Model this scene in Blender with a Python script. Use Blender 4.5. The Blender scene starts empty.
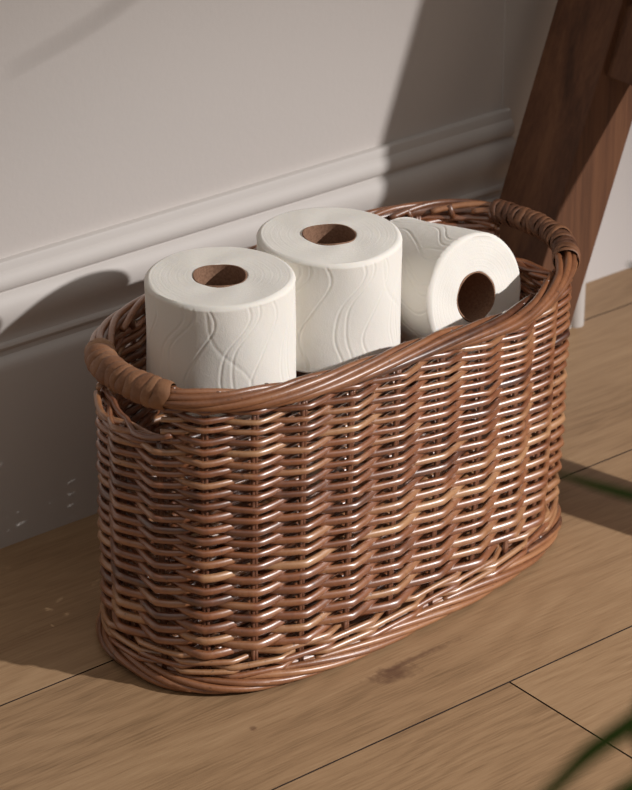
import bpy, math, random
import numpy as np
from mathutils import Vector, Matrix
random.seed(7)
rng = np.random.RandomState(11)
PI = math.pi
COL = bpy.context.scene.collection

# ------------------------------------------------------------ helpers
def tag(o, label=None, cat=None, group=None, kind=None):
    if label: o['label'] = label
    if cat: o['category'] = cat
    if group: o['group'] = group
    if kind: o['kind'] = kind
    return o

def empty(name, loc, rz=0.0):
    o = bpy.data.objects.new(name, None)
    o.location = loc
    o.rotation_euler = (0, 0, rz)
    o.empty_display_size = 0.05
    COL.objects.link(o)
    return o

class MB:
    """collects tubes, boxes and lofts into one mesh"""
    def __init__(self):
        self.v = []; self.f = []; self.t = []; self.n = 0
    def add(self, verts, faces, tone=0.5):
        verts = np.asarray(verts, float)
        self.v.append(verts)
        tn = np.full(len(verts), tone, float) if np.isscalar(tone) else np.asarray(tone, float)
        self.t.append(tn)
        self.f.extend([tuple(i + self.n for i in f) for f in faces])
        self.n += len(verts)
    def grid(self, V, close_u=False, close_v=False, tone=0.5):
        """V[i][j] points; faces between rings"""
        V = np.asarray(V, float)
        nu, nv = V.shape[:2]
        fs = []
        for i in range(nu if close_u else nu - 1):
            a = i * nv; b = ((i + 1) % nu) * nv
            for j in range(nv if close_v else nv - 1):
                k = (j + 1) % nv
                fs.append((a + j, b + j, b + k, a + k))
        if not np.isscalar(tone):
            tone = np.repeat(np.asarray(tone), nv)
        self.add(V.reshape(-1, 3), fs, tone)
    def tube(self, P, r, tone=0.5, sides=8, ref=(0, 0, 1), closed=False, flat=1.0, cap=True):
        P = np.asarray(P, float); n = len(P)
        r = np.full(n, r, float) if np.isscalar(r) else np.asarray(r, float)
        if closed: T = np.roll(P, -1, 0) - np.roll(P, 1, 0)
        else: T = np.gradient(P, axis=0)
        T /= np.linalg.norm(T, axis=1)[:, None] + 1e-12
        ref = np.asarray(ref, float)
        if ref.ndim == 1: ref = np.tile(ref, (n, 1))
        A = np.cross(T, ref); A /= np.linalg.norm(A, axis=1)[:, None] + 1e-12
        B = np.cross(A, T)
        th = np.linspace(0, 2 * PI, sides, endpoint=False)
        V = P[:, None, :] + r[:, None, None] * (np.cos(th)[None, :, None] * A[:, None, :] * flat + np.sin(th)[None, :, None] * B[:, None, :])
        base = self.n
        self.grid(V, close_u=closed, close_v=True, tone=tone)
        if cap and not closed:
            self.f.append(tuple(base + j for j in range(sides)))
            self.f.append(tuple(base + (n - 1) * sides + j for j in reversed(range(sides))))
    def box(self, x0, x1, y0, y1, z0, z1, bev=0.0, tone=0.5):
        hx, hy, hz = (x1 - x0) / 2, (y1 - y0) / 2, (z1 - z0) / 2
        self.hexa([((x0 + x1) / 2 + a * hx, (y0 + y1) / 2 + b * hy, (z0 + z1) / 2 + c * hz)
                   for c in (-1, 1) for (a, b) in ((-1, -1), (1, -1), (1, 1), (-1, 1))], tone)
    def hexa(self, v, tone=0.5):
        self.add(v, [(3, 2, 1, 0), (4, 5, 6, 7), (0, 1, 5, 4), (1, 2, 6, 5), (2, 3, 7, 6), (3, 0, 4, 7)], tone)
    def build(self, name, mat, parent=None, smooth=True, bevel=0.0, seg=2, auto=None, loc=None):
        me = bpy.data.meshes.new(name)
        V = np.concatenate(self.v)
        if loc is not None: V = V - np.asarray(loc)
        me.from_pydata(V.tolist(), [], self.f)
        at = me.attributes.new('tone', 'FLOAT', 'POINT')
        at.data.foreach_set('value', np.concatenate(self.t).astype(np.float32))
        if smooth: me.polygons.foreach_set('use_smooth', [True] * len(me.polygons))
        me.materials.append(mat)
        me.update()
        o = bpy.data.objects.new(name, me)
        COL.objects.link(o)
        if loc is not None and parent is None: o.location = loc
        if parent: o.parent = parent
        if bevel:
            b = o.modifiers.new('Bevel', 'BEVEL'); b.width = bevel; b.segments = seg
            b.limit_method = 'ANGLE'; b.angle_limit = math.radians(30)
        if auto is not None and hasattr(me, 'set_sharp_from_angle'):
            me.set_sharp_from_angle(angle=math.radians(auto))
        return o

# ------------------------------------------------------------ materials
def srgb(r, g, b):
    f = lambda c: ((c / 255 + 0.055) / 1.055) ** 2.4 if c > 10 else c / 255 / 12.92
    return (f(r), f(g), f(b), 1)

class NT:
    def __init__(self, name):
        self.m = bpy.data.materials.new(name); self.m.use_nodes = True
        self.t = self.m.node_tree; self.t.nodes.clear()
        self.out = self.n('ShaderNodeOutputMaterial')
        self.b = self.n('ShaderNodeBsdfPrincipled')
        self.l(self.b.outputs[0], self.out.inputs[0])
    def n(self, k, **kw):
        x = self.t.nodes.new(k)
        for a, v in kw.items(): setattr(x, a, v)
        return x
    def l(self, a, b): self.t.links.new(a, b)
    def set(self, **kw):
        for a, v in kw.items():
            self.b.inputs[a.replace('_', ' ')].default_value = v
    def math(self, op, a, b=None, c=None):
        x = self.n('ShaderNodeMath', operation=op)
        for i, s in enumerate((a, b, c)):
            if s is None: continue
            if isinstance(s, (int, float)): x.inputs[i].default_value = s
            else: self.l(s, x.inputs[i])
        return x.outputs[0]
    def noise(self, vec, scale, detail=3, rough=0.5, dist=0.0):
        x = self.n('ShaderNodeTexNoise'); x.inputs['Scale'].default_value = scale
        x.inputs['Detail'].default_value = detail; x.inputs['Roughness'].default_value = rough
        x.inputs['Distortion'].default_value = dist
        if vec is not None: self.l(vec, x.inputs['Vector'])
        return x.outputs['Fac']
    def mapping(self, vec, scale=(1, 1, 1), loc=(0, 0, 0), rot=(0, 0, 0)):
        x = self.n('ShaderNodeMapping'); x.inputs['Scale'].default_value = scale
        x.inputs['Location'].default_value = loc; x.inputs['Rotation'].default_value = rot
        self.l(vec, x.inputs['Vector']); return x.outputs[0]
    def ramp(self, fac, stops):
        x = self.n('ShaderNodeValToRGB'); e = x.color_ramp.elements
        while len(e) < len(stops): e.new(0.5)
        for i, (p, c) in enumerate(stops):
            e[i].position = p; e[i].color = c
        self.l(fac, x.inputs[0]); return x.outputs[0]
    def mix(self, fac, a, b, mode='MIX'):
        x = self.n('ShaderNodeMix', data_type='RGBA', blend_type=mode)
        if isinstance(fac, (int, float)): x.inputs[0].default_value = fac
        else: self.l(fac, x.inputs[0])
        for s, i in ((a, 6), (b, 7)):
            if isinstance(s, tuple): x.inputs[i].default_value = s
            else: self.l(s, x.inputs[i])
        return x.outputs[2]
    def bump(self, h, strength, dist, normal=None):
        x = self.n('ShaderNodeBump'); x.inputs['Strength'].default_value = strength
        x.inputs['Distance'].default_value = dist; self.l(h, x.inputs['Height'])
        if normal: self.l(normal, x.inputs['Normal'])
        self.l(x.outputs[0], self.b.inputs['Normal']); return x.outputs[0]
    def coord(self, k='Object'):
        return self.n('ShaderNodeTexCoord').outputs[k]
    def attr(self, name):
        return self.n('ShaderNodeAttribute', attribute_name=name).outputs['Fac']

def mat_wicker(name, lo, mid, hi, rough=0.38, coat=1.0):
    m = NT(name); co = m.coord()
    n1 = m.noise(co, 60, 4, 0.6); n2 = m.noise(co, 420, 3, 0.6)
    t = m.math('ADD', m.attr('tone'), m.math('MULTIPLY', m.math('SUBTRACT', n1, 0.5), 0.7))
    t = m.math('ADD', t, m.math('MULTIPLY', m.math('SUBTRACT', n2, 0.5), 0.35))
    col = m.ramp(t, [(0.0, lo), (0.5, mid), (1.0, hi)])
    spots = m.ramp(m.noise(co, 230, 2, 0.5), [(0.66, (0, 0, 0, 1)), (0.74, (1, 1, 1, 1))])
    col = m.mix(m.math('MULTIPLY', spots, 0.55), col, srgb(48, 30, 22))
    m.l(col, m.b.inputs['Base Color'])
    m.set(Roughness=rough, Coat_Weight=coat, Coat_Roughness=0.36, Coat_IOR=1.85, Specular_IOR_Level=0.45)
    m.bump(m.math('ADD', n2, m.math('MULTIPLY', n1, 0.8)), 0.35, 0.0008)
    return m.m

def mat_paper():
    m = NT('tissue_paper'); co = m.coord()
    n = m.noise(co, 900, 3, 0.6); n2 = m.noise(co, 120, 2, 0.5)
    m.set(Base_Color=srgb(238, 234, 226), Roughness=0.95, Specular_IOR_Level=0.15)
    m.set(Subsurface_Weight=0.12, Subsurface_Radius=(0.004, 0.003, 0.002), Subsurface_Scale=0.6)
    m.bump(m.math('ADD', n, m.math('MULTIPLY', n2, 1.2)), 0.22, 0.0009)
    return m.m

def mat_card():
    m = NT('brown_cardboard'); co = m.coord()
    n = m.noise(co, 500, 4, 0.7)
    m.l(m.ramp(n, [(0.3, srgb(120, 88, 68)), (0.7, srgb(158, 122, 98))]), m.b.inputs['Base Color'])
    m.set(Roughness=0.9); m.bump(n, 0.3, 0.0005)
    return m.m

def mat_paint(name, col, rough=0.45, bump=0.08, scale=90):
    m = NT(name); co = m.coord()
    n = m.noise(co, 3, 2, 0.5); n2 = m.noise(co, scale, 3, 0.6)
    c2 = tuple(c * 0.95 for c in col[:3]) + (1,)
    m.l(m.mix(n, col, c2), m.b.inputs['Base Color'])
    m.set(Roughness=rough); m.bump(n2, bump, 0.002)
    return m.m

def mat_floor():
    m = NT('oak_planks'); co = m.coord(); tone = m.attr('tone')
    off = m.n('ShaderNodeCombineXYZ'); m.l(m.math('MULTIPLY', tone, 7.3), off.inputs[0]); m.l(m.math('MULTIPLY', tone, 3.1), off.inputs[2])
    va = m.n('ShaderNodeVectorMath', operation='ADD'); m.l(co, va.inputs[0]); m.l(off.outputs[0], va.inputs[1])
    v = va.outputs[0]
    warp = m.noise(m.mapping(v, (1.6, 5, 1)), 1.5, 3, 0.5)
    sep = m.n('ShaderNodeSeparateXYZ'); m.l(v, sep.inputs[0])
    # rings of the growth figure, stretched along the plank
    ring = m.math('SINE', m.math('MULTIPLY', m.math('ADD', sep.outputs[1], m.math('MULTIPLY', warp, 0.22)), 330))
    fine = m.noise(m.mapping(v, (26, 560, 1)), 1.0, 3, 0.6, 0.3)
    mid = m.noise(m.mapping(v, (3, 26, 1)), 1.0, 4, 0.55, 0.8)
    blot = m.noise(m.mapping(v, (2.0, 5, 1)), 1.2, 3, 0.5)
    t = m.math('ADD', m.math('MULTIPLY', fine, 0.50), m.math('MULTIPLY', mid, 0.36))
    t = m.math('ADD', t, m.math('MULTIPLY', ring, 0.035))
    t = m.math('ADD', t, m.math('MULTIPLY', m.math('SUBTRACT', blot, 0.5), 0.35))
    t = m.math('ADD', t, m.math('MULTIPLY', m.math('SUBTRACT', tone, 0.5), 0.10))
    col = m.ramp(t, [(0.16, srgb(112, 87, 62)), (0.42, srgb(156, 125, 93)), (0.70, srgb(178, 147, 113))])
    # a small dark knot with a crack beside it
    for (kx, ky, sx, sy, s) in ((1.19, 1.385, 42, 70, 0.75), (1.215, 1.392, 18, 210, 0.6), (1.545, 1.375, 300, 300, 0.7), (1.06, 1.392, 210, 240, 0.6)):
        mp = m.mapping(co, (sx, sy, 0), (-kx * sx, -ky * sy, 0))
        nz = m.n('ShaderNodeVectorMath', operation='LENGTH'); m.l(mp, nz.inputs[0])
        d = m.math('ADD', nz.outputs['Value'], m.math('MULTIPLY', m.math('SUBTRACT', m.noise(co, 130, 3), 0.5), 1.6))
        k = m.ramp(d, [(0.25, (s, s, s, 1)), (0.95, (0, 0, 0, 1))])
        col = m.mix(k, col, srgb(92, 64, 48))
    m.l(col, m.b.inputs['Base Color'])
    m.set(Roughness=0.5, Specular_IOR_Level=0.35)
    m.bump(m.math('ADD', fine, m.math('MULTIPLY', ring, 0.15)), 0.16, 0.0008)
    return m.m

def mat_darkwood():
    m = NT('walnut_stained_wood'); co = m.coord()
    sh = m.mapping(co, (26, 26, 2.2))
    a = m.noise(sh, 1.0, 5, 0.6, 0.7); b = m.noise(m.mapping(co, (240, 240, 6)), 1.0, 3, 0.6)
    t = m.math('ADD', m.math('MULTIPLY', a, 0.75), m.math('MULTIPLY', b, 0.25))
    m.l(m.ramp(t, [(0.30, srgb(58, 38, 28)), (0.50, srgb(98, 65, 46)), (0.68, srgb(122, 84, 59))]), m.b.inputs['Base Color'])
    m.set(Roughness=0.55, Specular_IOR_Level=0.3); m.bump(b, 0.15, 0.001)
    return m.m

def mat_simple(name, col, rough=0.5, var=0.15, scale=30, bump=0.1):
    m = NT(name); co = m.coord(); n = m.noise(co, scale, 3, 0.6)
    c2 = tuple(max(0, c * (1 - var)) for c in col[:3]) + (1,)
    m.l(m.mix(n, col, c2), m.b.inputs['Base Color']); m.set(Roughness=rough); m.bump(n, bump, 0.001)
    return m.m

M_weave = mat_wicker('willow_rods', srgb(74, 36, 20), srgb(138, 82, 48), srgb(176, 130, 90))
M_border = mat_wicker('willow_border_rods', srgb(80, 46, 30), srgb(140, 90, 58), srgb(168, 118, 80), coat=0.5)
M_stake = mat_wicker('willow_stakes', srgb(84, 50, 36), srgb(128, 82, 58), srgb(150, 106, 78))
M_bind = mat_wicker('split_willow_binding', srgb(82, 50, 32), srgb(132, 90, 62), srgb(160, 120, 88), rough=0.55, coat=0.0)
M_paper = mat_paper(); M_card = mat_card()
M_wall = mat_paint('wall_paint', srgb(206, 199, 194), 0.55, 0.12, 140)
M_skirt = mat_paint('satin_trim_paint', srgb(203, 197, 192), 0.62, 0.05, 120)
M_door = mat_paint('door_paint', srgb(222, 217, 215), 0.45, 0.05, 120)
M_floor = mat_floor(); M_wood = mat_darkwood()
M_gap = mat_simple('dark_subfloor', srgb(42, 26, 20), 0.9)
M_leaf = mat_simple('palm_leaf', srgb(56, 76, 16), 0.7, 0.3, 20)
M_leaf.node_tree.nodes['Principled BSDF'].inputs['Specular IOR Level'].default_value = 0.15
M_pot = mat_simple('grey_ceramic', srgb(140, 134, 126), 0.6); M_soil = mat_simple('potting_soil', srgb(50, 36, 28), 0.95, 0.5, 60, 0.8)

# ------------------------------------------------------------ camera
F = 2791.0; VX = 4194; HY = -997; CX = 316; CY = 395; CAMH = 1.15
pitch = math.atan2(CY - HY, F); az = math.atan2(VX - CX, math.hypot(F, CY - HY))
fw = Vector((math.cos(az) * math.cos(pitch), math.sin(az) * math.cos(pitch), -math.sin(pitch)))
rt = Vector((math.sin(az), -math.cos(az), 0)); up = rt.cross(fw)
cam = bpy.data.cameras.new('camera'); camo = bpy.data.objects.new('camera', cam); COL.objects.link(camo)
Mx = Matrix((rt, up, -fw)).transposed().to_4x4(); Mx.translation = Vector((0, 0, CAMH)); camo.matrix_world = Mx
cam.sensor_fit = 'VERTICAL'; cam.sensor_height = 24; cam.sensor_width = 24 * 632 / 790
cam.lens = F / 790 * 24; cam.clip_start = 0.02; cam.clip_end = 50
cam.dof.use_dof = True; cam.dof.focus_distance = 2.12; cam.dof.aperture_fstop = 8.5
bpy.context.scene.camera = camo

# ------------------------------------------------------------ floor
Y0 = 1.3207; PW = 0.2157
fb = MB(); k = 0
for r in range(-9, 4):
    y0 = Y0 + r * PW; y1 = y0 + PW
    if r == 2: y0 = 1.7600
    if r == 1: y1 = 1.7600
    if r == 3: y0 = Y0 + 3 * PW
    L = 1.38
    xs = {-1: 1.252, 0: 0.45, 1: 0.72, 2: 1.05}.get(r, (r * 0.531) % 1.38)
    x = xs - 3 * L
    while x < 3.4:
        a, b = max(x, -0.6), min(x + L, 3.4)
        if b > a:
            g = 0.0008
            fb.box(a + g, b - g, y0 + g, y1 - g, -0.012, 0.0, tone=(k * 0.377) % 1.0)
        x += L; k += 1
    
fl = fb.build('floor', M_floor, smooth=False)
fl.data.materials.append(M_gap)
for p_ in fl.data.polygons:
    if abs(p_.normal.z) < 0.5: p_.material_index = 1      # dark core of the boards shows only in the joints
tag(fl, kind='structure')
sb = MB(); sb.box(-0.6, 3.4, -0.65, 2.0, -0.05, -0.0115)
tag(sb.build('trim_1', M_gap, smooth=False), kind='structure')

# ------------------------------------------------------------ wall, skirting, architrave, door
WY = 1.757; XR = 1.630
w = MB(); w.box(-0.6, XR, WY, 1.90, 0.0, 1.6)
tag(w.build('wall_back', M_wall, smooth=False), kind='structure')
prof = [(WY + 0.001, 0.0), (1.738, 0.0), (1.738, 0.158), (1.7384, 0.163), (1.7398, 0.1665), (1.7425, 0.1688), (1.7450, 0.1698),
        (1.7452, 0.1740), (1.7436, 0.1755), (1.7430, 0.1778), (1.7440, 0.1800), (1.7462, 0.1812),
        (1.7468, 0.1835), (1.7462, 0.1880), (1.7448, 0.1930), (1.7428, 0.1980), (1.7412, 0.2030), (1.7405, 0.2080), (1.7408, 0.2130), (1.7422, 0.2175), (1.7448, 0.2212), (1.7474, 0.2232),
        (1.7478, 0.2245), (1.7462, 0.2258), (1.7448, 0.2285), (1.7448, 0.2320), (1.7460, 0.2360), (1.7480, 0.2390), (1.7496, 0.2402), (1.7500, 0.2415),
        (1.7504, 0.2468), (1.7512, 0.2482), (1.7530, 0.2488), (WY + 0.001, 0.2488)]
bb = MB()
P2 = [[(-0.6, y, z) for y, z in prof], [(XR + 0.006, y, z) for y, z in prof]]
bb.grid(P2)
n = len(prof); bb.f.append(tuple(range(n - 1, -1, -1))); bb.f.append(tuple(range(n, 2 * n)))
o = bb.build('baseboard_back', M_skirt, auto=35); tag(o, kind='structure')
# architrave: flat board with a round bead down its outer edge
ar = MB()
ap = [(XR, WY + .1), (XR, 1.7555), (1.7270, 1.7545), (1.7295, 1.7560), (1.7300, 1.7585), (1.7308, 1.7550), (1.7330, 1.7522), (1.7370, 1.7505), (1.7412, 1.7512), (1.7445, 1.7535), (1.7460, 1.7570), (1.7465, 1.77), (1.7465, 1.83), (XR, 1.83)]
ap = ap[1:]
ar.grid([[(x, y, 0) for x, y in ap], [(x, y, 1.6) for x, y in ap]], close_v=True)
tag(ar.build('trim_2', M_skirt, auto=40), kind='structure')
d = MB(); d.box(1.7465, 3.4, 1.823, 1.87, 0.0, 1.6)
tag(d.build('door_1', M_door, smooth=False), kind='structure')

# ------------------------------------------------------------ wicker basket
BX, BY, BR = 1.0946 * CAMH, 1.3313 * CAMH, 0.0964
basket = empty('wicker_basket', (BX, BY, 0), BR)
tag(basket, 'oval brown willow basket with wrapped handles standing on the oak floor', 'basket')
A0, B0, N0 = 0.2125, 0.1015, 2.65
_t = np.linspace(0, 2 * PI, 8001)
_c, _s = np.cos(_t), np.sin(_t)
_x = A0 * np.sign(_c) * np.abs(_c) ** (2 / N0); _y = B0 * np.sign(_s) * np.abs(_s) ** (2 / N0)
_l = np.concatenate([[0], np.cumsum(np.hypot(np.diff(_x), np.diff(_y)))]); PER = _l[-1]
def mid(s):
    """s in metres along the outline, counter-clockwise from the right end"""
    s = np.mod(s, PER)
    x = np.interp(s, _l, _x); y = np.interp(s, _l, _y)
    e = 0.003
    x1 = np.interp(np.mod(s + e, PER), _l, _x); y1 = np.interp(np.mod(s + e, PER), _l, _y)
    x0 = np.interp(np.mod(s - e, PER), _l, _x); y0 = np.interp(np.mod(s - e, PER), _l, _y)
    tx, ty = x1 - x0, y1 - y0; q = np.hypot(tx, ty)
    return x, y, ty / q, -tx / q
def pos(s, off, z):
    x, y, nx, ny = mid(s)
    z = np.broadcast_to(np.asarray(z, float), np.shape(x))
    kx = np.interp(z, [0.0, 0.02, 0.10, 0.20, 0.236, 0.250], [0.980, 0.986, 1.004, 1.014, 1.012, 1.0])
    dx = np.interp(z, [0.0, 0.10, 0.236, 0.250], [-0.0095, -0.0050, -0.0005, -0.0015])
    # the rim sags a little along the front, towards the right handle
    g = np.mod(np.asarray(s, float), PER)
    sag = -0.0135 * np.exp(-((g - 0.900) / 0.060) ** 2 / 2)
    z = z + sag * np.clip((z - 0.09) / 0.15, 0, 1) ** 2
    dy = -0.007 * np.clip(x / A0, 0, 1) * np.clip(1 - z / 0.2, 0, 1)
    return np.stack([x * kx + dx + nx * off, y + dy + ny * off, z], -1)
# 26 stakes, wider apart along the sides than round the ends
_h = np.array([-0.246, -0.211, -0.174, -0.135, -0.0925, -0.047, 0, 0.047, 0.0925, 0.135, 0.174, 0.211, 0.246]) * (PER / 1.0650)
_k = np.concatenate([PER * .25 + _h, PER * .75 + _h]) + 0.0055
NS = len(_k); SP = PER / NS
_kk = np.concatenate([_k - PER, _k, _k + PER, _k + 2 * PER]); _ki = np.arange(-NS, 3 * NS)
def sk_(i):
    """arc position of (fractional) stake index i"""
    return np.interp(np.asarray(i, float), _ki, _kk)
ZB, ZT = 0.036, 0.2425          # weave from / to
ZH = 0.207                      # sill of the handle holes
RIMZ = 0.2470
def arcs(x_sign, y0, y1):
    idx = [i for i in range(len(_x) - 1) if _x[i] * x_sign > 0.15 and y0 <= _y[i] <= y1]
    ss = _l[idx]
    if x_sign > 0: ss = np.where(ss > PER / 2, ss - PER, ss)
    return float(ss.min()), float(ss.max())
HR = (-0.066, 0.026)             # right handle hole
HL = (PER / 2 - 0.050, PER / 2 + 0.030)   # left handle hole
def inhole(s):
    s = np.mod(s, PER)
    r = (s > np.mod(HR[0], PER)) | (s < HR[1])
    return r | ((s > HL[0]) & (s < HL[1]))

# rows
rows = []; z = ZB; i = 0
while z < ZT:
    f = (z - ZB) / (ZT - ZB)
    p = 0.0058 - 0.0018 * f
    rows.append((z, p)); z += p * rng.uniform(0.97, 1.03)
wv = MB(); SUB = 8
def amp_shape(x):
    # nearly straight between stakes, bent sharply where it passes one
    x = x % 2.0; d = x if x <= 1 else 2 - x      # 0 in front, 1 behind
    t = 1 - 2 * d
    return 0.75 * t + 0.25 * math.sin(t * PI / 2)
for r, (z, p) in enumerate(rows):
    nn = NS * SUB
    sg = sk_(np.arange(nn) / SUB)
    par = r % 2
    gs = np.mod(sg, PER); back = np.clip((gs - 0.005) / 0.04, 0, 1) * np.clip((0.505 - gs) / 0.04, 0, 1)
    off = np.array([amp_shape(j / SUB + par) for j in range(nn)]) * (0.0068 - 0.0032 * back)
    # rods of four to eight stakes, each with its own tone and taper
    tone = np.zeros(nn); rad = np.zeros(nn); dz = np.zeros(nn)
    j = rng.randint(0, NS); end = j + NS
    while j < end:
        ln = min(rng.randint(4, 9), end - j)
        if end - j - ln < 3: ln = end - j
        tn = np.clip(rng.normal(0.48, 0.17), 0.05, 0.85)
        if rng.rand() < 0.06: tn = 0.98
        b = rng.uniform(0.94, 1.14); tp = rng.uniform(0.0, 0.16)
        for q in range(ln * SUB):
            u = q / (ln * SUB); ii = (j * SUB + q) % nn
            tone[ii] = tn; rad[ii] = p * 0.62 * (b - tp * u); dz[ii] = rng.normal(0, 0.00008) + 0.0006 * (u - 0.5)
        j += ln
    jz = rng.normal(0, 0.00042, NS + 1); jz[-1] = jz[0]; jo = rng.normal(0, 0.0005, NS + 1); jo[-1] = jo[0]
    zz = z + dz + np.interp(np.arange(nn) / SUB, np.arange(NS + 1), jz); off = off + np.interp(np.arange(nn) / SUB, np.arange(NS + 1), jo); rad = rad * (1 + 0.20 * back)
    Pts = pos(sg, off, zz) 
    if z < ZH:
        wv.tube(Pts, rad, tone, 8, closed=True, flat=0.84)
    else:
        hole = inhole(sg)
        # the two runs outside the holes
        st = [i for i in range(nn) if hole[i - 1] and not hole[i]]
        for a in st:
            run = []; i = a
            while not hole[i % nn]: run.append(i % nn); i += 1
            PP = Pts[run]; rr = rad[run].copy(); tt = tone[run]
            wv.tube(PP, rr, tt, 8, flat=0.84)
# waling: three-rod rows that close the foot, the sill of the holes and the top of the weave
def wale(z0, hgt, n, r, s_a=None, s_b=None, amp=0.0068, tones=(0.75, 0.5, 0.3), lift=0.0):
    for k in range(n):
        if s_a is None: cnt = NS * SUB; ki = np.arange(cnt) / SUB; sg = sk_(ki); cl = True
        else: cnt = max(12, int((s_b - s_a) / SP * SUB)); sg = np.linspace(s_a, s_b, cnt); ki = np.interp(sg, _kk, _ki); cl = False
        ph = ki * 2 * PI / 3 + k * 2 * PI / 3
        off = amp * np.clip(np.cos(ph) * 1.5, -1, 0.75)
        zz = z0 + hgt * (k % 3 - 1) * 0.5 + 0.0012 * np.sin(ph * 1.0 + 1.0) + hgt * 1.5 * (k // 3)
        if cl is False:
            e = np.linspace(-1, 1, cnt); zz = zz + lift * e ** 4
        tn = np.clip(tones[k % 3] + rng.normal(0, 0.1, 1)[0], 0, 1) 
        rr = r * (1 + 0.08 * np.sin(ph * 0.5 + k))
        wv.tube(pos(sg, off, zz), rr, np.full(cnt, tn), 8, closed=cl)
wale(0.0270, 0.0085, 3, 0.0025, tones=(0.8, 0.55, 0.9))
wale(0.0185, 0.0070, 3, 0.0024, tones=(0.5, 0.8, 0.45))
m_ = (HL[1] - HL[0]) * 0.10
wale(ZH - 0.001, 0.0060, 3, 0.0026, HL[0] - m_, HL[1] + m_, tones=(0.4, 0.55, 0.3), lift=0.008)
wale(ZH - 0.001, 0.0060, 3, 0.0026, HR[0] - m_, HR[1] + m_, tones=(0.4, 0.55, 0.3), lift=0.008)
wv.build('woven_side', M_weave, basket)

# stakes
for k in range(NS):
    s = float(sk_(k))
    sk = MB()
    hole = bool(inhole(np.array([s]))[0])
    top = ZH if hole else RIMZ - 0.004
    for dd in (-0.0011, 0.0012):
        zz = np.linspace(0.012, top, 14)
        P = np.stack([pos(np.array([s + dd]), 0.0, q)[0] for q in zz])
        x, y, nx, ny = mid(np.array([s]))
        sk.tube(P, 0.0018, rng.uniform(0.3, 0.6), 7, ref=(float(nx[0]), float(ny[0]), 0))
    sk.build('stake', M_stake, basket)

# rim: every pair of stakes is laid over and along as a slanting pair of rods
def roll_border(mb, zc, offc, Ro, Rz, r, span, ph0, ph1, step_phase=0.0, skip=None, n=34, pair=(-0.5, 0.5), knob=True, squash=1.0, knee=None):
    for k in range(NS):
        base = k + step_phase
        for q, e in enumerate(pair):
            t = np.linspace(0, 1, n)
            s = sk_(base + t * span)
            ph = np.radians(np.interp(t, [0, knee[0], 1], [ph0, knee[1], ph1]) if knee else ph0 + (ph1 - ph0) * t ** 1.12) + e * r * 2.15 / Ro
            jit = 1 + 0.07 * math.sin(k * 2.7 + q * 2.1) + 0.05 * np.sin(t * 7 + k * 1.3)
            off = offc + Ro * np.cos(ph) * jit
            z = zc + Rz * np.sin(ph) * jit * squash
            rr = r * (1.04 - 0.16 * t) * rng.uniform(0.93, 1.08)
            if skip is not None:
                pass
            mb.tube(pos(s, off, z), rr, np.clip(rng.normal(0.5, 0.18), 0.05, 0.95), 8)
rim = MB()
roll_border(rim, RIMZ, 0.0030, 0.0074, 0.0054, 0.0030, 4.7, -75, 170, pair=(0,), knee=(0.74, 78))
# core under the rolled rods
nn = NS * SUB; sg = sk_(np.arange(nn) / SUB)
rim.tube(pos(sg, 0.003, RIMZ - 0.0002), 0.0050, 0.15, 8, closed=True)
for k in range(NS):   # cut ends standing at the inner edge
    s = float(sk_(k + 0.2))
    a = pos(np.array([s]), -0.0040, RIMZ - 0.006)[0]; b = pos(np.array([s + 0.002]), -0.0022, RIMZ + 0.0058)[0]
    rim.tube([a, (a + b) / 2, b], 0.0027, 0.2, 7, ref=(1, 0.3, 0))
rim.build('rim', M_border, basket)

# foot border
foot = MB()
roll_border(foot, 0.0078, 0.0040, 0.0058, 0.0046, 0.0028, 3.4, 150, -60, step_phase=0.3, pair=(-0.5, 0.5))
foot.tube(pos(sg, 0.002, 0.0075), 0.0048, 0.1, 8, closed=True)
foot.build('foot_border', M_border, basket)
# floor of the basket
bs = MB()
ring = [pos(sg, 0.001, 0.0155), pos(sg, 0.001, 0.0105)]
Vt = np.array(ring)
bs.grid(Vt, close_v=True)
bs.f.append(tuple(range(nn))); bs.f.append(tuple(range(2 * nn - 1, nn - 1, -1)))
for i_, y in enumerate(np.arange(-0.088, 0.09, 0.0065)):
    hw = A0 * max(0.0, 1 - (abs(y) / B0) ** N0) ** (1 / N0) - 0.012
    xx = np.linspace(-hw, hw, 60)
    bs.tube(np.stack([xx, np.full(60, y), 0.0160 + 0.0022 * np.sin(xx * 75 + PI * i_)], -1), 0.0028, rng.uniform(0.3, 0.7), 6)
bs.build('base', M_weave, basket)

# bound handles
def handle(sa, sb, nb, R, slant, seed, tc, name='handle'):
    hb = MB(); rg = np.random.RandomState(seed)
    edges = np.linspace(sa, sb, nb + 1) + np.concatenate([[0], rg.uniform(-.25, .25, nb - 1), [0]]) * (sb - sa) / nb
    ns_ = 26
    for b in range(nb):
        s0, s1 = edges[b], edges[b + 1] + (sb - sa) / nb * 0.16
        tn = np.clip(rg.normal(tc, 0.12), 0.0, 0.95); lift = rg.uniform(0.0, 0.0008)
        th = np.linspace(0, 2 * PI, ns_, endpoint=False)
        us = np.linspace(0, 1, 7); V = []
        dsl = slant * (s1 - s0)
        for u in us:
            edge = math.sin(PI * min(1, u * 1.02)) ** 0.35 if 0 < u < 1 else 0
            rad = R - 0.0013 + 0.0013 * edge + lift + 0.0009 * (1 - u)
            ring = []
            for a in th:
                s = s0 + (s1 - s0) * u + dsl * math.sin(a + 0.6) + 0.0010 * math.sin(3 * a + b * 1.7)
                wob = 1 + 0.03 * math.sin(2 * a + b)
                p_ = pos(np.array([s]), 0.0035 + rad * wob * math.cos(a), RIMZ + 0.0005 + rad * 0.93 * wob * math.sin(a))[0]
                ring.append(p_)
            V.append(ring)
        hb.grid(V, close_v=True, tone=float(tn))
    o = hb.build(name, M_bind, basket, auto=50)
    return o
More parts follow.
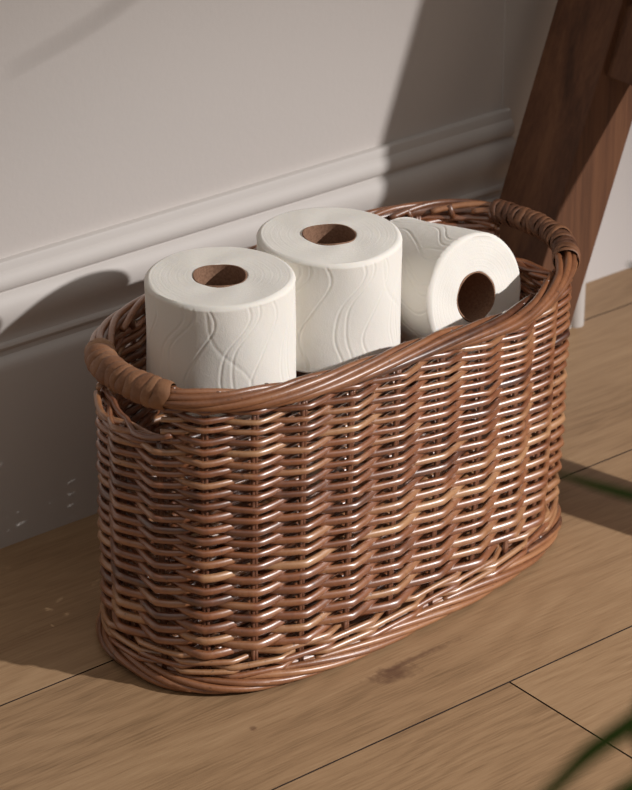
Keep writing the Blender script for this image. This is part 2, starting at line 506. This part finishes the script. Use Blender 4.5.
hl = handle(HL[0] - 0.012, HL[1] + 0.004, 12, 0.0110, 0.22, 3, 0.62)
hl['label'] = 'left handle bound with broad pale split willow'
hr = handle(HR[0] - 0.010, HR[1] + 0.006, 20, 0.0106, 0.35, 5, 0.12)
hr['label'] = 'right handle bound with narrow dark split willow'

# ------------------------------------------------------------ toilet rolls
def roll_meshes(R, H, rc, seed, squash=0.0, body_only=False):
    """paper body: rounded cylinder with embossed wavy lines, bore in the middle; axis z from 0 to H"""
    rg = np.random.RandomState(seed)
    nt = 420; nz = 110; ed = 0.0035
    th = np.linspace(0, 2 * PI, nt, endpoint=False); u = th * R
    circ = 2 * PI * R
    npair = 7; sp_ = circ / npair
    prof = []
    zz = np.linspace(ed, H - ed, nz)
    V = []
    def rim_r(th): return 1 + squash * np.cos(2 * th + seed) + 0.004 * np.cos(3 * th + seed * 2)
    rr = rim_r(th)
    def ringv(r, z, jit=0.0):
        rad = r * rr + (jit if np.ndim(jit) else jit)
        return np.stack([rad * np.cos(th), rad * np.sin(th), np.full(nt, z) if np.ndim(z) == 0 else z], -1)
    # inner bore up the middle, then the bottom face, side, top face
    for z in (H - 0.0005, H * .5, 0.0005): V.append(np.stack([rc * np.cos(th), rc * np.sin(th), np.full(nt, z)], -1))
    for f in np.linspace(0.05, 1, 8): 
        r = rc + (R - ed - rc) * f
        V.append(np.stack([(r * (1 - f) + r * rr * f) * np.cos(th), (r * (1 - f) + r * rr * f) * np.sin(th), np.full(nt, 0.0)], -1))
    for a in (25, 50, 75): a = math.radians(a); V.append(ringv(R - ed + ed * math.sin(a), ed - ed * math.cos(a)))
    for z in zz:
        e = 0
        for lineoff, amp, wl, sl, phs in ((0.0, 0.0070, 0.074, 0.22, 0.9), (0.0078, 0.0070, 0.074, 0.22, 0.7), (0.024, 0.0062, 0.068, 0.26, 1.2)):
            cx_ = amp * math.sin(2 * PI * z / wl + phs) + 0.0016 * math.sin(2 * PI * z / 0.040 + 1.0) + sl * z
            dd = np.mod(u - cx_ - lineoff + sp_ / 2, sp_) - sp_ / 2
            e = e - np.exp(-(dd / 0.00075) ** 2) * 0.00042 + np.exp(-((np.abs(dd) - 0.0018) / 0.0012) ** 2) * 0.00010
        # crossing family that sweeps sideways
        cx_ = 0.018 * math.tanh((z - H * 0.52) / 0.016) * -1.0 
        dd = np.mod(u - cx_ - 0.012 + sp_ * 1.0, sp_ * 2) - sp_
        e = e - np.exp(-(dd / (0.0010 + 0.0012 * math.exp(-((z - H * .55) / .01) ** 2))) ** 2) * 0.00026
        wav = 0.0005 * np.sin(2 * th + z * 30 + seed) + 0.0003 * np.sin(5 * th + z * 60)
        V.append(ringv(R, z, e + wav))
    for a in (75, 50, 25): a = math.radians(a); V.append(ringv(R - ed + ed * math.sin(a), H - ed + ed * math.cos(a)))
    fr = np.linspace(1, 0.02, 46)
    for i_, f in enumerate(fr):
        r = rc + (R - ed - rc) * f
        zz_ = H + 0.00008 * math.sin(i_ * 1.9) * (0.4 + 0.6 * math.sin(i_ * 0.7)) + 0.0006 * np.sin(th * 2 + seed) * f + 0.0003 * np.sin(th * 5 + seed + f * 4)
        V.append(np.stack([(r * (1 - f) + r * rr * f) * np.cos(th), (r * (1 - f) + r * rr * f) * np.sin(th), zz_], -1))
    mb = MB(); mb.grid(V, close_u=True, close_v=True)
    core = MB(); nt2 = 64
    t2 = np.linspace(0, 2 * PI, nt2, endpoint=False)
    W = []
    ro, ri = rc + 0.0003, rc - 0.0009
    for (r, z) in ((ro, 0.0002), (ro, H + 0.0001), (ro - .0004, H + .0004), (ri, H + 0.0002), (ri, H * .66), (ri, H * .33), (ri, 0.0002)):
        wz = 0.0006 * np.sin(3 * t2 + seed) * (1 if z > H * .9 else 0)
        W.append(np.stack([r * np.cos(t2) * (1 + .03 * np.cos(2 * t2 + seed)), r * np.sin(t2) * (1 + .03 * np.cos(2 * t2 + seed)), z + wz], -1))
    core.grid(W, close_u=True, close_v=True)
    return mb, core

def toilet_roll(label, loc, R, H, seed, axis=None, spin=0.0, squash=0.0, rc=0.0205):
    t = empty('toilet_roll', loc)
    tag(t, label, 'toilet roll', 'toilet rolls in the basket')
    if axis is not None:
        q = Vector(axis).normalized().to_track_quat('Z', 'Y'); t.rotation_mode = 'QUATERNION'
        t.rotation_quaternion = q @ Matrix.Rotation(spin, 4, 'Z').to_quaternion()
    else: t.rotation_euler = (0, 0, spin)
    mb, core = roll_meshes(R, H, rc, seed, squash)
    mb.build('paper', M_paper, t, auto=50); core.build('cardboard_core', M_card, t, auto=50)
    return t
def ray_at(u, v, z):
    r = fw + rt * (u - CX) / F - up * (v - CY) / F
    return Vector((0, 0, CAMH)) + r * ((z - CAMH) / r.z)
ZTOP = 0.300
p1 = ray_at(220, 275.5, ZTOP); p2 = ray_at(328, 234, ZTOP)
RH = 0.0945; BASEZ = 0.0190
toilet_roll('upright white toilet roll at the left, nearest the pale wrapped handle', (p1.x, p1.y, ZTOP - RH), 0.0567, RH, 2, spin=2.2)
toilet_roll('upright white toilet roll in the middle, between the two others', (p2.x, p2.y, ZTOP - RH), 0.0564, RH, 5, axis=(0.006, -0.012, 1), spin=0.9)
# lying roll: face centre on the ray through its bore
fc = ray_at(476, 297, 0.2260)
th3 = math.radians(42)
ax_in = (rt * (-0.96) + up * 0.279) * math.sin(th3) + fw * math.cos(th3)     # from the open face into the basket
R3 = 0.0515; H3 = 0.0945
axn = -ax_in.normalized()
toilet_roll('white toilet roll lying on its side at the right, dark bore facing out', tuple(fc - axn * H3), R3, H3, 9, axis=axn, spin=0.4)

# ------------------------------------------------------------ wooden trestle table
GX, GY, DY, WX, LE = 1.5195, 1.6363, 0.0746, 0.0631, 0.3619
TX = 2.90; TY0 = 1.297; TZ = 0.92
bench = empty('trestle_table', ((GX + TX) / 2, (TY0 + GY + DY) / 2, 0))
tag(bench, 'dark stained wooden trestle table with slanting legs behind the basket', 'table')
bl = bench.location
def leg(x, y, sgn):
    m = MB(); zt = TZ
    v = []
    for z in (0, zt):
        x0 = x + sgn * LE * z
        v += [(x0, y, z), (x0 + WX, y, z), (x0 + WX, y + DY, z), (x0, y + DY, z)]
    m.hexa(v); return m.build('leg', M_wood, bench, smooth=False, bevel=0.0016, loc=tuple(bl))
leg(GX, GY, 1); leg(GX, TY0, 1); leg(TX - WX, GY, -1); leg(TX - WX, TY0, -1)
def rail_y(sgn, xb, z0, z1, name='rail', ins=0.0):
    m = MB(); v = []
    for z in (z0, z1):
        x0 = xb + sgn * LE * z
        a, b = (x0 + 0.008 + ins, x0 + WX - 0.012 - ins)
        v += [(a, TY0 + DY - .002, z), (b, TY0 + DY - .002, z), (b, GY + .002, z), (a, GY + .002, z)]
    m.hexa(v); m.build(name, M_wood, bench, smooth=False, bevel=0.0016, loc=tuple(bl))
rail_y(1, GX, 0.312, 0.372); rail_y(-1, TX - WX, 0.312, 0.372)
rail_y(1, GX, 0.3735, TZ - .003, 'added_panel', 0.006); rail_y(-1, TX - WX, 0.3735, TZ - .003, 'added_panel', 0.006)  # added panels; the left one fills the wall shadow between the legs
m = MB(); m.box(GX + LE * TZ - 0.06, TX - LE * TZ + 0.06, TY0 - 0.03, GY + DY + 0.02, TZ - 0.002, TZ + 0.035)
m.build('tabletop', M_wood, bench, smooth=False, bevel=0.003, loc=tuple(bl))

# ------------------------------------------------------------ potted palm at the right, its leaves reaching into the view
PLX, PLY = 1.42, 0.22
plant = empty('potted_palm', (PLX, PLY, 0))
tag(plant, 'potted plant with long narrow green leaves arching in from the right edge', 'plant')
pot = MB(); t2 = np.linspace(0, 2 * PI, 48, endpoint=False)
W = [np.stack([r * np.cos(t2), r * np.sin(t2), np.full(48, z)], -1) for r, z in ((0.002, 0), (0.085, 0), (0.09, 0.004), (0.118, 0.20), (0.122, 0.21), (0.118, 0.215), (0.112, 0.21), (0.108, 0.19), (0.002, 0.19))]
pot.grid(W, close_v=True); pot.build('pot', M_pot, plant, auto=40)
so = MB(); W = [np.stack([r * np.cos(t2), r * np.sin(t2), z + 0.003 * np.sin(t2 * 5 + r * 90)], -1) for r, z in ((0.107, 0.191), (0.08, 0.197), (0.04, 0.199), (0.001, 0.200))]
so.grid(W, close_v=True); so.build('soil', M_soil, plant)
def cam_pt(u, v, depth):
    r = fw + rt * (u - CX) / F - up * (v - CY) / F
    return np.array(Vector((0, 0, CAMH)) + r * depth)
def blade(ctrl, w, name='leaf'):
    """long leaf through control points (world), folded along its midrib"""
    C = np.array(ctrl, float); n = 40
    # Catmull-Rom
    Q = np.vstack([2 * C[0] - C[1], C, 2 * C[-1] - C[-2]]); P = []
    m = len(C) - 1
    for t in np.linspace(0, m, n):
        i = min(int(t), m - 1); f = t - i
        a, b, c, d_ = Q[i], Q[i + 1], Q[i + 2], Q[i + 3]
        P.append(0.5 * ((2 * b) + (c - a) * f + (2 * a - 5 * b + 4 * c - d_) * f * f + (3 * b - a - 3 * c + d_) * f ** 3))
    P = np.array(P); T = np.gradient(P, axis=0); T /= np.linalg.norm(T, axis=1)[:, None]
    S = np.cross(T, (0, 0, 1)); S /= np.linalg.norm(S, axis=1)[:, None] + 1e-9; U = np.cross(S, T)
    V = []
    for i in range(n):
        u = i / (n - 1); ww = w * (min(1, 0.25 + 3 * u) * (1 - u ** 3.5) ** 0.9) + 0.0004; th = 0.0005
        V.append([P[i] - S[i] * ww + U[i] * ww * .35, P[i] - S[i] * ww * .5 + U[i] * ww * .1 + U[i] * th, P[i] + U[i] * th, P[i] + S[i] * ww * .5 + U[i] * ww * .1 + U[i] * th, P[i] + S[i] * ww + U[i] * ww * .35,
                  P[i] + S[i] * ww * .5 + U[i] * ww * .1 - U[i] * th, P[i] - U[i] * th * 2, P[i] - S[i] * ww * .5 + U[i] * ww * .1 - U[i] * th])
    mb = MB(); mb.grid(V, close_v=True)
    V = np.array(V); mb.f.append(tuple(range(7, -1, -1))); mb.f.append(tuple((n - 1) * 8 + j for j in range(8)))
    mb.build(name, M_leaf, plant, loc=(PLX, PLY, 0))
base = np.array([PLX, PLY, 0.195])
def b_(dx, dy): return base + np.array([dx, dy, 0])
# leaves that enter the picture
blade([b_(-.02, .02), [1.22, .30, .62], cam_pt(860, 560, 1.16), cam_pt(632, 499, 1.14), cam_pt(556, 473, 1.13)], 0.0068)
blade([b_(-.03, 0), [1.15, .25, .70], cam_pt(900, 560, 0.92), cam_pt(640, 722, 0.86), cam_pt(560, 785, 0.85), cam_pt(450, 900, 0.85)], 0.0047)
blade([b_(-.03, .01), [1.18, .24, .60], cam_pt(860, 650, 0.92), cam_pt(650, 786, 0.84), cam_pt(612, 808, 0.83), cam_pt(560, 870, 0.83)], 0.0060)
blade([b_(-.01, .03), [1.30, .40, .60], cam_pt(800, 300, 1.32), cam_pt(628, 264, 1.26)], 0.0045)
# leaves that cross the light: a tip above the bench side, and others
LP = np.array([2.94, -1.40, 1.90])
def through(W, t): return LP + (np.array(W) - LP) * t
blade([b_(.02, .02), through((0.65, WY, .62), .58), through((1.0, WY, .78), .62), through((1.32, WY, .70), .67), through((1.36, WY, .53), .74), through((1.22, WY, .440), .79), through((1.106, WY, .404), .83)], 0.0125)
# others, kept out of the camera's view and the light on the basket
def free(P):
    for q in P:
        d = Vector(q) - Vector((0, 0, CAMH)); dz = d.dot(fw)
        if dz > 0.05:
            u = CX + F * d.dot(rt) / dz; v = CY - F * d.dot(up) / dz
            if -60 < u < 760 and -100 < v < 900: return False
        if q[1] > LP[1] + .05:
            t = (WY - LP[1]) / (q[1] - LP[1]); h = LP + (np.array(q) - LP) * t
            if 0.7 < h[0] < 1.9 and h[2] < 0.52: return False
    return True
cnt = 0; tries = 0
while cnt < 24 and tries < 600:
    tries += 1
    a = rng.uniform(0, 2 * PI); L = rng.uniform(0.30, 0.62); hgt = rng.uniform(0.25, 0.62)
    dirv = np.array([math.cos(a), math.sin(a), 0])
    c = [b_(dirv[0] * .03, dirv[1] * .03), base + dirv * L * .22 + (0, 0, hgt * .62), base + dirv * L * .6 + (0, 0, hgt), base + dirv * L + (0, 0, hgt * rng.uniform(.55, .9))]
    c = [np.array(q) for q in c]
    test = [c[i] * (1 - f) + c[i + 1] * f for i in range(3) for f in (0, .33, .66, 1)]
    if free(test): blade(c, rng.uniform(.006, .010)); cnt += 1

# ------------------------------------------------------------ light
ld = bpy.data.lights.new('key_lamp', 'SPOT'); ld.energy = 720; ld.shadow_soft_size = 0.04; ld.color = (1.0, 0.968, 0.95)
lo = bpy.data.objects.new('key_lamp', ld); lo.location = LP; ld.spot_size = math.radians(34); ld.spot_blend = 1.0
lo.rotation_euler = (Vector((1.22, 1.5, -0.42)) - Vector(LP)).to_track_quat('-Z', 'Y').to_euler(); COL.objects.link(lo)
wd = bpy.data.worlds.new('World'); bpy.context.scene.world = wd; wd.use_nodes = True
wt = wd.node_tree; bg = wt.nodes['Background']
tc = wt.nodes.new('ShaderNodeTexCoord'); sx = wt.nodes.new('ShaderNodeSeparateXYZ'); wt.links.new(tc.outputs['Generated'], sx.inputs[0])
cr = wt.nodes.new('ShaderNodeValToRGB'); e = cr.color_ramp.elements       # a dim room, its ceiling lighter than its walls
e[0].position = 0.0; e[0].color = (0.10, 0.088, 0.078, 1); e[1].position = 0.75; e[1].color = (0.56, 0.525, 0.49, 1)
wt.links.new(sx.outputs[2], cr.inputs[0]); wt.links.new(cr.outputs[0], bg.inputs[0]); bg.inputs[1].default_value = 0.78

vs = bpy.context.scene.view_settings
vs.view_transform = 'Standard'; vs.look = 'None'; vs.gamma = 1; vs.use_curve_mapping = False; vs.exposure = -0.08
